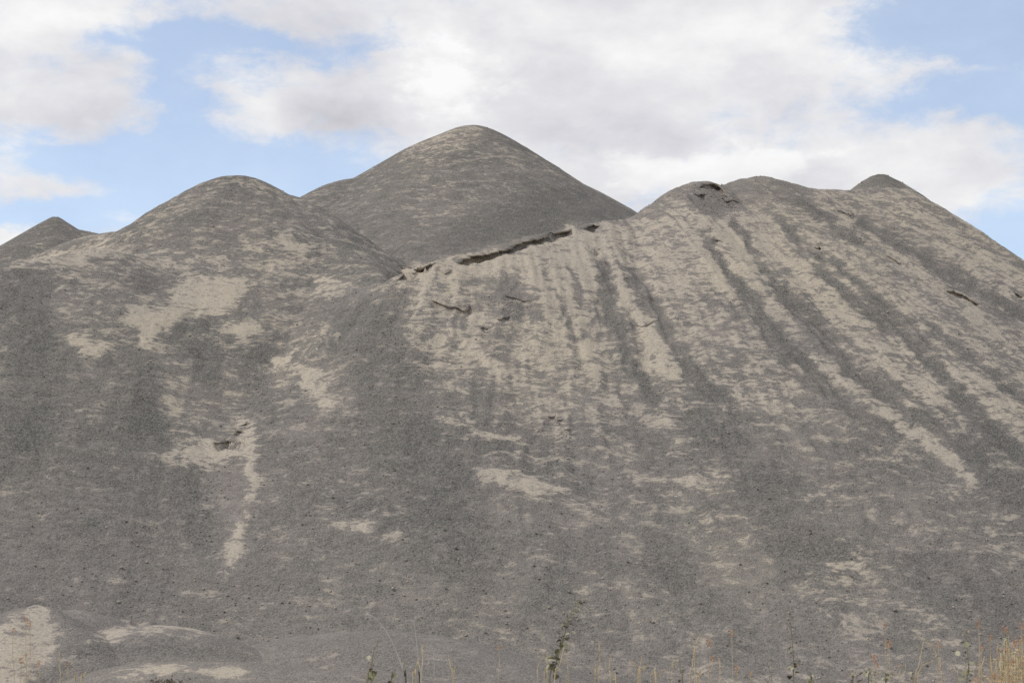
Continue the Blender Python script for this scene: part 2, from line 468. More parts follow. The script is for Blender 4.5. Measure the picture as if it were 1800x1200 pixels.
# ------------------------------------------------------------------ pale fines on the surface
# polygons in the photograph: (points, amount of fines)
POLY = [
    ([(205, 515), (240, 525), (262, 545), (298, 545), (305, 520), (330, 495), (380, 488), (430, 488), (458, 490), (430, 515), (405, 542), (380, 550), (330, 546), (312, 562),
      (300, 582), (285, 566), (274, 592), (264, 617), (255, 590), (235, 560), (210, 532)], .97),
    ([(390, 566), (430, 574), (458, 570), (448, 588), (432, 596), (412, 582)], .95),
    ([(20, 466), (100, 455), (140, 446), (180, 434), (218, 444), (200, 453), (160, 453), (120, 464), (60, 472)], .82),
    ([(110, 468), (180, 466), (182, 490), (150, 485), (120, 478)], .62),
    ([(0, 480), (60, 485), (210, 488), (240, 520), (215, 552), (160, 562), (95, 556), (60, 530), (20, 515)], .53),
    ([(120, 593), (150, 598), (165, 605), (200, 603), (190, 618), (140, 620)], .80),
    ([(490, 413), (520, 418), (552, 440), (535, 448), (500, 436)], .85),
    ([(420, 424), (445, 422), (470, 430), (460, 436), (430, 432)], .7),
    ([(430, 460), (480, 455), (560, 478), (575, 495), (520, 500), (450, 485)], .58),
    ([(550, 488), (580, 494), (640, 510), (657, 529), (620, 530), (588, 520)], .90),
    ([(230, 460), (300, 452), (390, 450), (385, 458), (300, 462), (240, 468)], .66),
    ([(515, 640), (540, 650), (570, 662), (565, 690), (582, 722), (570, 732), (550, 700), (533, 672)], .82),
    ([(470, 630), (505, 626), (500, 642), (475, 640)], .78),
    ([(470, 545), (500, 548), (545, 568), (520, 580), (490, 566)], .62),
    ([(285, 615), (330, 612), (350, 690), (400, 720), (420, 760), (370, 800), (330, 805), (300, 770), (288, 700)], .50),
    ([(268, 800), (330, 784), (370, 780), (420, 785), (405, 808), (350, 826), (300, 812)], .74),
    ([(372, 778), (420, 772), (418, 800), (380, 806)], .9),
    ([(370, 810), (452, 806), (452, 880), (432, 920), (427, 990), (400, 1010), (390, 950), (375, 870)], .52),
    ([(85, 555), (105, 560), (108, 600), (90, 598)], .55),
    ([(480, 750), (560, 755), (570, 775), (500, 770)], .62),
    ([(600, 920), (640, 915), (690, 935), (640, 940)], .66),
    ([(700, 1040), (765, 1038), (768, 1052), (710, 1056)], .60),
    ([(565, 1010), (590, 1015), (605, 1030), (580, 1028)], .62),
    # right heap
    ([(698, 494), (740, 468), (800, 458), (860, 442), (930, 420), (1000, 404), (1060, 392), (1092, 420), (1065, 470), (1045, 505), (1000, 478), (960, 482), (905, 498), (870, 490),
      (820, 482), (800, 502), (772, 500), (760, 480), (735, 500), (715, 505)], .90),
    ([(700, 500), (830, 485), (960, 500), (1000, 600), (1060, 720), (1000, 770), (930, 730), (840, 650), (780, 610), (720, 545)], .58),
    ([(838, 505), (870, 495), (905, 502), (960, 520), (945, 550), (900, 548), (855, 540)], .40),
    ([(1075, 395), (1180, 366), (1240, 378), (1280, 372), (1330, 385), (1362, 420), (1400, 470), (1420, 520), (1340, 560), (1270, 505), (1200, 505), (1140, 475), (1090, 430)], .76),
    ([(1310, 385), (1345, 390), (1375, 430), (1400, 465), (1375, 470), (1330, 430)], .97),
    ([(1215, 340), (1250, 330), (1300, 355), (1290, 365), (1250, 378), (1215, 362)], .25),
    ([(1120, 372), (1200, 322), (1330, 308), (1420, 328), (1420, 345), (1330, 345), (1200, 345)], .35),
    ([(1485, 332), (1545, 305), (1560, 312), (1580, 338), (1540, 342)], .05),
    ([(1400, 470), (1480, 450), (1640, 560), (1800, 640), (1800, 770), (1690, 720), (1560, 640), (1460, 560)], .64),
    ([(1180, 520), (1300, 560), (1330, 640), (1420, 700), (1440, 740), (1330, 730), (1240, 660)], .57),
    ([(1440, 345), (1600, 330), (1700, 430), (1800, 500), (1800, 540), (1640, 480), (1500, 390)], .66),
    ([(828, 820), (862, 821), (900, 832), (955, 850), (1002, 864), (962, 871), (940, 880), (905, 852), (870, 846), (850, 844)], .96),
    ([(1010, 882), (1040, 890), (1075, 915), (1060, 925), (1020, 900)], .74),
    ([(1108, 832), (1140, 836), (1162, 848), (1130, 852)], .80),
    ([(1190, 850), (1240, 836), (1292, 832), (1295, 845), (1240, 856)], .70),
    ([(1270, 960), (1320, 980), (1400, 1060), (1480, 1130), (1500, 1200), (1370, 1200), (1310, 1100), (1255, 1000)], .42),
    ([(1370, 880), (1440, 885), (1520, 930), (1470, 935), (1400, 915)], .58),
    ([(1440, 998), (1510, 990), (1520, 1000), (1460, 1008)], .70),
    ([(1560, 850), (1620, 860), (1640, 900), (1580, 900)], .50),
    ([(1540, 900), (1580, 950), (1640, 990), (1690, 1060), (1640, 1050), (1560, 980)], .44),
    ([(740, 695), (770, 705), (760, 720), (735, 712)], .6),
    ([(800, 870), (1200, 900), (1220, 960), (1100, 960), (950, 930)], .36),
    ([(0, 970), (350, 1000), (700, 1060), (760, 1110), (0, 1060)], .30),
    # central heap
    ([(715, 266), (760, 246), (810, 230), (838, 221), (805, 256), (760, 264)], .68),
    ([(745, 318), (790, 315), (800, 340), (770, 360), (725, 350)], .52),
    ([(700, 340), (780, 330), (850, 345), (800, 390), (710, 380)], .44),
    ([(880, 255), (960, 290), (965, 310), (900, 300)], .46),
    ([(600, 330), (700, 345), (720, 420), (640, 400)], .36),
    ([(940, 330), (1110, 372), (1000, 400), (860, 430), (720, 450), (880, 390)], .16),
]
POLY_M = [
    ([(-30, 1120), (0, 1092), (66, 1058), (98, 1072), (104, 1100), (100, 1150), (50, 1205), (-30, 1215)], .84),
    ([(100, 1075), (150, 1060), (195, 1095), (180, 1120), (125, 1125)], .50),
    ([(90, 1070), (118, 1095), (150, 1135), (110, 1165), (85, 1150)], .58),
    ([(150, 1130), (205, 1102), (300, 1090), (380, 1112), (300, 1108), (235, 1114), (180, 1134)], .80),
    ([(185, 1132), (240, 1118), (320, 1116), (400, 1140), (330, 1160), (200, 1156)], .30),
    ([(40, 1205), (110, 1160), (170, 1132), (182, 1142), (125, 1172), (70, 1212)], .12),
    ([(80, 1215), (160, 1176), (260, 1160), (420, 1160), (600, 1172), (700, 1215)], .60),
    ([(200, 1190), (260, 1168), (330, 1172), (300, 1195)], .70), ([(330, 1180), (380, 1166), (440, 1178), (400, 1190)], .70),
    ([(430, 1150), (560, 1110), (690, 1102), (800, 1120), (900, 1170), (900, 1215), (600, 1215)], .54),
]
# strokes: (points, half width, amount)
STROKE = [
    ([(390, 620), (398, 680), (415, 720), (430, 750)], 9, .62), ([(430, 750), (440, 800), (446, 850), (434, 900), (416, 950), (402, 1005)], 12, .80),
    ([(940, 478), (975, 560), (990, 605)], 13, .84), ([(975, 450), (1010, 560), (1030, 620), (1042, 652)], 15, .90), ([(1010, 415), (1050, 500)], 18, .84),
    ([(1078, 480), (1110, 530), (1140, 580), (1165, 640), (1182, 660)], 13, .90), ([(1100, 500), (1140, 570)], 16, .8), ([(820, 606), (860, 640), (896, 672)], 12, .90), ([(896, 672), (940, 735)], 12, .6),
    ([(940, 600), (966, 652)], 14, .80), ([(1050, 640), (1064, 722)], 9, .68), ([(790, 500), (826, 560), (832, 572)], 6, .80), ([(740, 505), (760, 540)], 14, .66),
    ([(1340, 395), (1400, 470), (1470, 560)], 13, .84), ([(1450, 520), (1540, 620), (1640, 705)], 11, .76), ([(1430, 636), (1520, 700), (1620, 770), (1685, 812)], 10, .92),
    ([(1600, 715), (1650, 790), (1705, 845)], 9, .88), ([(1560, 560), (1660, 650), (1800, 750)], 12, .74), ([(1640, 500), (1760, 585)], 7, .84), ([(1700, 640), (1800, 735)], 20, .72),
    ([(1640, 445), (1800, 535)], 10, .66), ([(1270, 395), (1315, 470), (1340, 560)], 9, .9), ([(1240, 385), (1275, 450), (1300, 500)], 9, .85), ([(1400, 560), (1480, 640)], 10, .7),
    ([(1140, 700), (1190, 770), (1230, 800)], 10, .5), ([(770, 735), (830, 760), (920, 775)], 5, .72), ([(820, 740), (850, 775)], 4, .7),
    # dark chutes of clean gravel
    ([(1058, 470), (1075, 560), (1110, 640), (1150, 700)], 12, .06), ([(1108, 490), (1160, 560), (1195, 625), (1260, 700)], 13, .10), ([(1020, 600), (1050, 560)], 6, .36),
    ([(1243, 410), (1270, 470), (1310, 510)], 8, .08), ([(1310, 510), (1370, 600), (1450, 680), (1560, 770)], 18, .08), ([(1290, 393), (1347, 473), (1380, 515)], 7, .05),
    ([(1380, 515), (1433, 580), (1533, 673)], 14, .08), ([(1375, 395), (1420, 440), (1445, 470)], 6, .12), ([(1440, 465), (1490, 520), (1560, 580)], 8, .14),
    ([(1455, 450), (1520, 510), (1640, 645)], 7, .12), ([(1530, 520), (1600, 580), (1680, 690), (1780, 790)], 13, .10), ([(1520, 395), (1620, 450), (1720, 510), (1800, 560)], 12, .18),
    ([(1395, 350), (1470, 400), (1510, 425)], 9, .16), ([(1640, 580), (1720, 640), (1800, 700)], 10, .2), ([(1480, 640), (1560, 700), (1640, 750)], 9, .14),
    ([(1690, 780), (1760, 850), (1830, 910)], 18, .12), ([(1000, 470), (1030, 540)], 5, .40), ([(962, 480), (1000, 560), (1015, 600)], 4, .42),
    ([(40, 530), (70, 660), (40, 760)], 45, .03), ([(255, 640), (265, 760)], 22, .04), ([(330, 850), (355, 940)], 22, .06), ([(640, 560), (690, 700), (720, 800)], 55, .07),
    ([(330, 580), (370, 660)], 26, .10), ([(455, 620), (470, 740)], 18, .14), ([(780, 870), (800, 960)], 60, .05), ([(1250, 750), (1330, 830), (1400, 960)], 40, .08),
    ([(1620, 1000), (1760, 1080)], 40, .10), ([(1180, 1000), (1300, 1140)], 40, .12),
]


def fines(x, y, z, which):
    u, v = project(x, y, z)
    du = 9 * fbm(u / 38.0, v / 26.0, 3, 0.6, 61)
    dv = 6 * fbm(u / 42.0, v / 20.0, 3, 0.6, 67)
    u = u + du
    v = v + dv
    # general scatter: more fines high up, fewer low down
    f = {'A': .47, 'B': .61, 'C': .40, 'D': .35, 'E': .20, 'M': .36}[which] + 0 * u
    # a thin film of grey dust between the stones
    g = .36 + .24 * sstep(v, 700, 1100) + .25 * sstep(v, 1040, 1180) + .28 * fbm(u / 170.0, v / 120.0, 3, 0.55, 91) + .10 * fbm(u / 45.0, v / 16.0, 2, .5, 92)
    if which == 'B':
        g = g + .55 * (1 - sstep(v, 440, 800))
    if which == 'M':
        g = g + .50
    f = f - .17 * sstep(v, 560, 820)
    f = f + .06 * fbm(u / 150.0, v / 120.0, 2, 0.5, 71)
    streak = 0.0
    if which in 'AB':
        c = FAN_B if which == 'B' else FAN_A
        arc = np.arctan2(x - c[0], c[1] - y) * (22.0 if which == 'B' else 60.0) + 0.25 * fbm(x * .5, y * .5, 3, .5, 72)
        rad = np.hypot(x - c[0], y - c[1])
        streak = (0.8 * fbm(arc * 1.3, rad * 0.08, 4, 0.7, 73) + 0.8 * fbm(arc * 4.0, rad * .16, 3, .6, 74))
        streak = streak * ((.15 * (1 - .7 * sstep(v, 540, 850))) if which == 'B' else .05)

    def inside_poly(pl, soft):
        uu, vv = u, v
        sel = np.nonzero((uu > min(p[0] for p in pl) - soft) & (uu < max(p[0] for p in pl) + soft) &
                         (vv > min(p[1] for p in pl) - soft) & (vv < max(p[1] for p in pl) + soft))[0]
        if not len(sel):
            return sel, None
        su, sv = u[sel], v[sel]
        ins = np.zeros(su.shape, bool)
        d2 = np.full(su.shape, 1e9)
        n = len(pl)
        for i in range(n):
            (ax, ay), (bx, by) = pl[i], pl[(i + 1) % n]
            t = np.clip(((su - ax) * (bx - ax) + (sv - ay) * (by - ay)) / ((bx - ax) ** 2 + (by - ay) ** 2 + 1e-9), 0, 1)
            d2 = np.minimum(d2, (su - ax - (bx - ax) * t) ** 2 + (sv - ay - (by - ay) * t) ** 2)
            c = (ay > sv) != (by > sv)
            xi = ax + (sv - ay) * (bx - ax) / (by - ay + 1e-12)
            ins ^= c & (su < xi)
        d = np.sqrt(d2)
        return sel, np.where(ins, d, -d)
    for pl, amt in (POLY_M if which == 'M' else POLY):
        amt = amt if amt < .6 or which == 'M' else .6 + (amt - .6) * .80
        big_ = (max(p[0] for p in pl) - min(p[0] for p in pl)) > 110 and amt < .8
        soft = 17 if which == 'M' else 30 if big_ else 18
        sel, sd = inside_poly(pl, soft + 2)
        if sd is None:
            continue
        w = sstep(sd, -soft, soft * .6)
        if amt < .62 and min(p[1] for p in pl) > 690:      # low on the slope these are only dusted
            g[sel] = g[sel] * (1 - w) + min(1.0, amt * 2.0) * w
            f[sel] = f[sel] * (1 - .6 * w) + .34 * .6 * w
        else:
            f[sel] = f[sel] * (1 - w) + amt * w
            g[sel] = np.maximum(g[sel], min(1, amt * 1.2) * w)
    for pl, hw, amt in ([] if which == 'M' else STROKE):
        sel = np.nonzero((u > min(p[0] for p in pl) - 2.2 * hw) & (u < max(p[0] for p in pl) + 2.2 * hw) &
                         (v > min(p[1] for p in pl) - 2.2 * hw) & (v < max(p[1] for p in pl) + 2.2 * hw))[0]
        if not len(sel):
            continue
        su, sv = u[sel], v[sel]
        d2 = np.full(su.shape, 1e9)
        for (ax, ay), (bx, by) in zip(pl[:-1], pl[1:]):
            t = np.clip(((su - ax) * (bx - ax) + (sv - ay) * (by - ay)) / ((bx - ax) ** 2 + (by - ay) ** 2 + 1e-9), 0, 1)
            d2 = np.minimum(d2, (su - ax - (bx - ax) * t) ** 2 + (sv - ay - (by - ay) * t) ** 2)
        amt = amt + (.13 if hw >= 18 else .09) if amt < .22 else amt
        w = 1 - sstep(np.sqrt(d2), hw * .3, hw * 1.8)
        w = w * np.clip(0.85 + 0.5 * fbm(su / 30.0, sv / 22.0, 2, .6, 75), 0.3, 1)
        f[sel] = f[sel] * (1 - w) + amt * w
        if amt < .35:
            g[sel] = g[sel] * (1 - .6 * w)
    return np.clip(f + streak, 0, 1), np.clip(g, 0, 1)


# ------------------------------------------------------------------ gravel material
def gravel_material(name):
    m = bpy.data.materials.new(name)
    m.use_nodes = True
    T = NT(m.node_tree)
    co = T.n('ShaderNodeTexCoord').outputs['Object']
    at_ = T.n('ShaderNodeAttribute', attribute_name='fines').outputs['Fac']
    # wisps that follow the level lines of the slope
    wz = T.noise(co, 0.7, 3.0, 0.55).outputs[0]
    wob = T.n('ShaderNodeCombineXYZ', {2: T.m('MULTIPLY', T.m('SUBTRACT', wz, 0.5), 0.75)}).outputs[0]
    lv = T.vm('MULTIPLY', T.vm('ADD', co, wob), (1.0, 1.0, 2.9))
    n1 = T.noise(lv, 1.15, 9.0, 0.62, 0.25).outputs[0]
    n2 = T.noise(lv, 6.5, 5.0, 0.65, 0.2).outputs[0]
    n3 = T.noise(lv, 2.6, 6.0, 0.65, 0.25).outputs[0]
    mixn = T.m('ADD', T.m('MULTIPLY', T.m('SUBTRACT', n1, 0.5), 1.35), T.m('MULTIPLY', T.m('SUBTRACT', n2, 0.5), 1.35))
    mixn = T.m('ADD', mixn, T.m('MULTIPLY', T.m('SUBTRACT', n3, 0.5), 1.5))
    tval = T.m('ADD', at_, mixn)
    mask = T.m('MULTIPLY', T.ss(tval, 0.50, 0.78), T.lin(at_, 0.22, 0.62, 0.45, 1.0))
    tone2 = T.noise(co, 0.34, 4.0, 0.6, 0.3).outputs[0]
    thin = T.ss(T.m('ADD', tval, T.m('MULTIPLY', T.m('SUBTRACT', tone2, 0.5), 0.9)), 0.12, 0.62)              # a thin dusting round the patches
    # stones
    vor = T.n('ShaderNodeTexVoronoi', {'Vector': co, 'Scale': 30.0, 'Randomness': 1.0}, feature='F1')
    vsep = T.n('ShaderNodeSeparateColor', {0: vor.outputs['Color']})
    rnd = vsep.outputs[0]
    vor2 = T.n('ShaderNodeTexVoronoi', {'Vector': co, 'Scale': 13.0, 'Randomness': 1.0}, feature='F1')
    rnd2 = T.n('ShaderNodeSeparateColor', {0: vor2.outputs['Color']}).outputs[1]
    stone = T.m('MULTIPLY', T.ss(rnd2, 0.86, 0.90), T.ss(vor2.outputs['Distance'], 0.42, 0.30))   # a few larger stones
    grain = T.noise(co, 46.0, 3.0, 0.75).outputs[0]
    mid = T.noise(co, 0.55, 4.0, 0.6).outputs[0]
    tone = T.noise(co, 0.16, 3.0, 0.5).outputs[0]
    dark = T.mix(rnd, (0.075, 0.073, 0.065), (0.178, 0.171, 0.150))
    dark = T.mix(T.ss(mid, 0.3, 0.7), dark, T.mix(rnd, (0.092, 0.085, 0.075), (0.200, 0.183, 0.160)))
    dust = T.mix(T.ss(tone, 0.4, 0.62), (0.278, 0.242, 0.213), (0.286, 0.252, 0.213))
    du = T.n('ShaderNodeAttribute', attribute_name='dust').outputs['Fac']
    film = T.m('ADD', T.m('MULTIPLY', thin, 0.50), T.m('MULTIPLY', du, 0.62), clamp=True)
    dark = T.mix(T.m('MULTIPLY', film, T.lin(grain, 0.3, 0.7, 0.35, 0.95)), dark, dust)
    pale = T.mix(T.ss(tone, 0.38, 0.64), (0.412, 0.360, 0.288), (0.440, 0.380, 0.292))
    pale = T.mix(T.m('MULTIPLY', T.ss(rnd, 0.55, 1.0), 0.38), pale, (0.17, 0.155, 0.137))
    colr = T.mix(mask, dark, pale)
    colr = T.mix(T.m('MULTIPLY', stone, 0.45), colr, T.mix(T.ss(rnd, .3, .7), (0.11, 0.105, 0.095), (0.33, 0.30, 0.26)))
    sp = T.lin(grain, 0.25, 0.75, 0.78, 1.22)
    colr = T.vm('MULTIPLY', colr, T.n('ShaderNodeCombineXYZ', {0: sp, 1: sp, 2: sp}).outputs[0])
    bumpy = T.m('ADD', T.m('MULTIPLY', T.m('MULTIPLY', vor.outputs['Distance'], -1.0), T.lin(mask, 0, 1, 1.0, 0.35)), T.m('MULTIPLY', grain, 0.5))
    bumpy = T.m('ADD', bumpy, T.m('MULTIPLY', stone, 0.9))
    bumpy = T.m('ADD', bumpy, T.m('MULTIPLY', mask, -0.35))
    b = T.n('ShaderNodeBump', {'Height': bumpy, 'Strength': 0.5, 'Distance': 0.025})
    p = T.n('ShaderNodeBsdfPrincipled', {'Base Color': colr, 'Roughness': 0.95, 'Normal': b.outputs[0], 'Specular IOR Level': 0.15})
    T.n('ShaderNodeOutputMaterial', {'Surface': p.outputs[0]})
    return m


MG = gravel_material('gravel_and_fines')


def plain(name, c0, c1, scale=12.0, rough=0.8):
    m = bpy.data.materials.new(name)
    m.use_nodes = True
    T = NT(m.node_tree)
    co = T.n('ShaderNodeTexCoord').outputs['Object']
    oi = T.n('ShaderNodeObjectInfo').outputs['Random']
    n = T.noise(T.vm('ADD', co, T.n('ShaderNodeCombineXYZ', {0: T.m('MULTIPLY', oi, 17.0)}).outputs[0]), scale, 3.0, 0.6).outputs[0]
    f = T.m('ADD', T.lin(n, 0.3, 0.7, 0.0, 0.6), T.m('MULTIPLY', oi, 0.4), clamp=True)
    c = T.mix(f, c0, c1)
    p = T.n('ShaderNodeBsdfPrincipled', {'Base Color': c, 'Roughness': rough, 'Specular IOR Level': 0.2})
    T.n('ShaderNodeOutputMaterial', {'Surface': p.outputs[0]})
    return m


M_CRUST_SHADE = plain('crust_shade', (0.20, 0.168, 0.135), (0.29, 0.245, 0.195), 14, 0.95)  # brown that paints in the shade under the hanging crust


# ------------------------------------------------------------------ mesh from grids
def mesh_from(name, verts, quads, mat, fin=None):
    used = np.unique(quads)
    remap = np.full(len(verts), -1, np.int64)
    remap[used] = np.arange(len(used))
    verts = verts[used]
    quads = remap[quads]
    me = bpy.data.meshes.new(name)
    me.vertices.add(len(verts))
    me.vertices.foreach_set('co', verts.astype(np.float32).ravel())
    me.loops.add(quads.size)
    me.loops.foreach_set('vertex_index', quads.astype(np.int32).ravel())
    me.polygons.add(len(quads))
    me.polygons.foreach_set('loop_start', np.arange(0, quads.size, 4, dtype=np.int32))
    me.polygons.foreach_set('loop_total', np.full(len(quads), 4, dtype=np.int32))
    me.update(calc_edges=True)
    me.polygons.foreach_set('use_smooth', np.ones(len(quads), bool))
    if fin is not None:
        for nm, arr in zip(('fines', 'dust'), fin):
            a = me.attributes.new(nm, 'FLOAT', 'POINT')
            a.data.foreach_set('value', arr[used].astype(np.float32))
    me.materials.append(mat)
    o = bpy.data.objects.new(name, me)
    COL.objects.link(o)
    return o


def grid_quads(nx, ny):
    i = np.arange(nx - 1)[None, :] + nx * np.arange(ny - 1)[:, None]
    i = i.ravel()
    return np.stack([i, i + 1, i + 1 + nx, i + nx], 1)


def axis(*parts):
    """(start, stop, step) pieces of one grid axis"""
    out = []
    for a, b, s in parts:
        n = max(1, int(round((b - a) / s)))
        out.append(np.linspace(a, b, n, endpoint=False))
    return np.concatenate(out + [np.array([parts[-1][1]])])


def tag(o, label=None, cat=None, group=None, kind=None):
    if label:
        o['label'] = label
    if cat:
        o['category'] = cat
    if group:
        o['group'] = group
    if kind:
        o['kind'] = kind
    return o


# the ground: one sheet to the horizon, finer near the heaps
gx = axis((-3000, -60, 245), (-60, 60, 2.0), (60, 3000, 245))
gy = axis((-600, -20, 58), (-20, 18, 1.0), (18, 32, .25), (32, 100, 2.0), (100, 4000, 300))
X, Y = np.meshgrid(gx, gy)
X, Y = X.ravel(), Y.ravel()
Z = 0.05 * fbm(X * 0.3, Y * 0.3, 3, 0.5, 3) * (np.abs(X) < 80) * (Y < 110) - 0.03
gf = (np.full(X.shape, .4), np.full(X.shape, .7))
ground = mesh_from('ground', np.stack([X, Y, Z], 1), grid_quads(len(gx), len(gy)), MG, gf)
tag(ground, kind='structure')

# front mass: one surface, shared out between the left and the right heap
gx = axis((-34, -17, .5), (-17, -13, .08), (-13, 13, .040), (13, 18, .05), (18, 22, .2), (22, 40, .6))
gy = axis((24, 27, .12), (27, 45, .048), (45, 53, .055), (53, 56, .15), (56, 76, .6))
X, Y = np.meshgrid(gx, gy)
X, Y = X.ravel(), Y.ravel()
H, OWN = front0(X, Y)
Z = H - carve(X, Y)
FB = fines(X, Y, Z, 'B')
FA = fines(X, Y, Z, 'A')
a_, b_ = base_ab(X, Y)
wB = sstep(b_ - a_, -1.2, 1.2)
FI = FA[0] * (1 - wB) + FB[0] * wB
GI = FA[1] * (1 - wB) + FB[1] * wB
Q = grid_quads(len(gx), len(gy))
Z = Z + 0.07 * (FI - .45) * sstep(Z, .3, 1.5)
V = np.stack([X, Y, Z], 1)
below = (Z[Q] < -0.06).all(1)
qb = OWN[Q].sum(1) >= 2
GROUP = 'heaps of tipped grey gravel'
heapA = mesh_from('gravel_heap', V, Q[(~qb) & (~below)], MG, (FI, GI))
tag(heapA, 'broad dark grey gravel heap with rounded top and pale wedge-shaped dust patch', 'gravel heap', GROUP)
heapB = mesh_from('gravel_heap', V, Q[qb & (~below)], MG, (FI, GI))
tag(heapB, 'large pale streaked gravel heap with crumbling crust along its sloping crest', 'gravel heap', GROUP)


def cone_heap(key, which, xs, ys, label, cat='gravel heap', group=GROUP, rough=1.0, floor_=-0.3):
    X, Y = np.meshgrid(xs, ys)
    X, Y = X.ravel(), Y.ravel()
    pts = np.vstack([PTS[k] for k in ([key] if isinstance(key, str) else key)])
    k0 = key if isinstance(key, str) else key[0]
    h = sweep(X, Y, pts, SLOPE[k0])
    near = np.full(X.shape, 99.0)
    for p in pts[::3]:
        np.minimum(near, (X - p[0]) ** 2 + (Y - p[1]) ** 2, out=near)
    calm = 0.15 + 0.85 * sstep(np.sqrt(near), 0.1, 1.8)
    h = h + calm * rough * (0.10 * fbm(X * .3, Y * .3, 3, .5, 101) + 0.025 * fbm(X * 1.5, Y * 2, 3, .55, 103) + 0.012 * fbm(X * 6, Y * 9, 3, .6, 107))
    f = fines(X, Y, h, which)
    Q = grid_quads(len(xs), len(ys))
    keep = ~(h[Q] < floor_).all(1)
    o = mesh_from('gravel_heap', np.stack([X, Y, h], 1), Q[keep], MG, f)
    return tag(o, label, cat, group)


heapC = cone_heap('C', 'C', axis((-40, -12, .6), (-12, 8, .06), (8, 34, .6)), axis((42, 55, .4), (55, 69.5, .06), (69.5, 74, .2), (74, 100, .8)),
                  'tallest dark grey gravel heap, peak in the middle behind the others')
heapD = cone_heap('D', 'D', axis((-42, -20, .5), (-20, -12, .06), (-12, 0, .5)), axis((46, 52, .3), (52, 61, .06), (61, 78, .5)),
                  'small pointed dark gravel heap at the far left behind the broad heap')
heapE = cone_heap('E', 'E', axis((-2, 9, .5), (9, 15, .05), (15, 30, .5)), axis((40, 51, .4), (51, 58, .05), (58, 76, .5)),
                  'smooth dark gravel cone peeping over the crest of the pale streaked heap')
MGROUP = 'low mounds at the foot of the gravel heaps'
fx = lambda a, b: axis((a, b, .035))
cone_heap('M1', 'M', fx(-13, -4.4), fx(21.5, 30), 'pale sandy mound with a sharp shoulder at the foot of the broad heap', 'mound', MGROUP, 1.1)
cone_heap('M0', 'M', fx(-9.5, -3.8), fx(23.8, 31.0), 'small grey gravel mound tucked behind the pale sandy mound', 'mound', MGROUP, 1.1)
cone_heap('M2', 'M', fx(-9.5, -2.2), fx(22.5, 31.0), 'low rounded mound of grey gravel with a pale sandy top', 'mound', MGROUP, 1.1)
cone_heap('M4', 'M', fx(-7, 2.4), fx(22.8, 33.0), 'wide flat mound of pinkish grey gravel below the broad heap', 'mound', MGROUP, 1.1)
cone_heap('M3', 'M', fx(-9.5, 0.6), fx(20.8, 28.0), 'long low bank of pale dusty gravel in front of the other mounds', 'mound', MGROUP, 1.1)

# ------------------------------------------------------------------ crust left hanging over the slips
rng = random.Random(4)


def crust(own, wp, drop, reach, lip, th, idx):
    seg = np.linalg.norm(np.diff(wp[:, :2], axis=0), axis=1)
    L = seg.sum()
    n = max(7, int(L / 0.03))
    s = np.linspace(0, L, n)
    cs = np.concatenate([[0], np.cumsum(seg)])
    P = np.stack([np.interp(s, cs, wp[:, i]) for i in range(2)], 1)
    tang = np.gradient(P, axis=0)
    k = 4
    pad = np.vstack([np.repeat(tang[:1], k, 0), tang, np.repeat(tang[-1:], k, 0)])
    tang = np.stack([np.convolve(pad[:, i], np.ones(2 * k + 1) / (2 * k + 1), 'valid') for i in range(2)], 1)
    tang /= np.linalg.norm(tang, axis=1)[:, None] + 1e-9
    nrm = np.stack([tang[:, 1], -tang[:, 0]], 1)
    nrm[nrm[:, 1] > 0] *= -1
    t = s / L
    ends = np.clip(np.minimum(t, 1 - t) / 0.14, 0, 1) ** 0.7
    jag = 1 + 0.6 * fbm(s * 2.2 + idx * 9.1, s * 0 + 3.3, 3, .7, 201 + idx) + 0.3 * fbm(np.floor(s * 11) * 0.77 + idx, s * 0 + 1.7, 2, .6, 301)
    out_ = lip * ends * np.clip(jag, 0.25, 1.9)
    thk = th * (0.35 + 0.65 * ends) * np.clip(1 + 0.5 * fbm(s * 3 + idx, s * 0 + 8.8, 2, .6, 401), .4, 1.6)
    h0, _ = front0(P[:, 0], P[:, 1])
    crest = 0.45 if not drop else 0.92
    if drop:
        out_ = out_ * 0.62
        thk = thk * 0.7
    cols = []
    sections = [(-0.22, -0.04, None), (-0.10, 0.004, None), (-0.02, 0.008, None), ('o', 0.006, 0), ('o2', 0, -1), (-0.06, -0.5, -2)]
    for a, dz, flag in sections:
        if a == 'o':
            off = out_
        elif a == 'o2':
            off = out_ * 0.94
        else:
            off = np.full(n, a)
        q = P + nrm * off[:, None]
        hq, _ = front0(q[:, 0], q[:, 1])
        if flag is None:
            zz = hq + dz
        elif flag == 0:
            zz = h0 * (1 - crest) + hq * crest + dz
        elif flag == -1:
            zz = h0 * (1 - crest) + hq * crest - thk
        else:
            zz = h0 - thk * 1.5 - 0.02
        zz = zz + 0.006 * fbm(s * 12 + idx, s * 0 + off.mean() * 40, 2, .6, 501)
        cols.append(np.stack([q[:, 0], q[:, 1], zz], 1))
    m = len(cols)
    V = np.stack(cols, 1).reshape(-1, 3)
    qs = []
    for i in range(n - 1):
        for j in range(m - 1):
            qs.append((i * m + j, i * m + j + 1, (i + 1) * m + j + 1, (i + 1) * m + j))
    f = fines(V[:, 0], V[:, 1], V[:, 2], own)
    o = mesh_from('crust_slab', V, np.array(qs), MG, f)
    o.data.materials.append(M_CRUST_SHADE)
    o.data.polygons.foreach_set('material_index', np.array([1 if j >= 3 else 0 for i in range(n - 1) for j in range(m - 1)], dtype=np.int32))  # broken edge and underside get the painted shade colour
    o.parent = heapA if own == 'A' else heapB
    return o


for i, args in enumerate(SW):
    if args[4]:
        crust(*args, i)


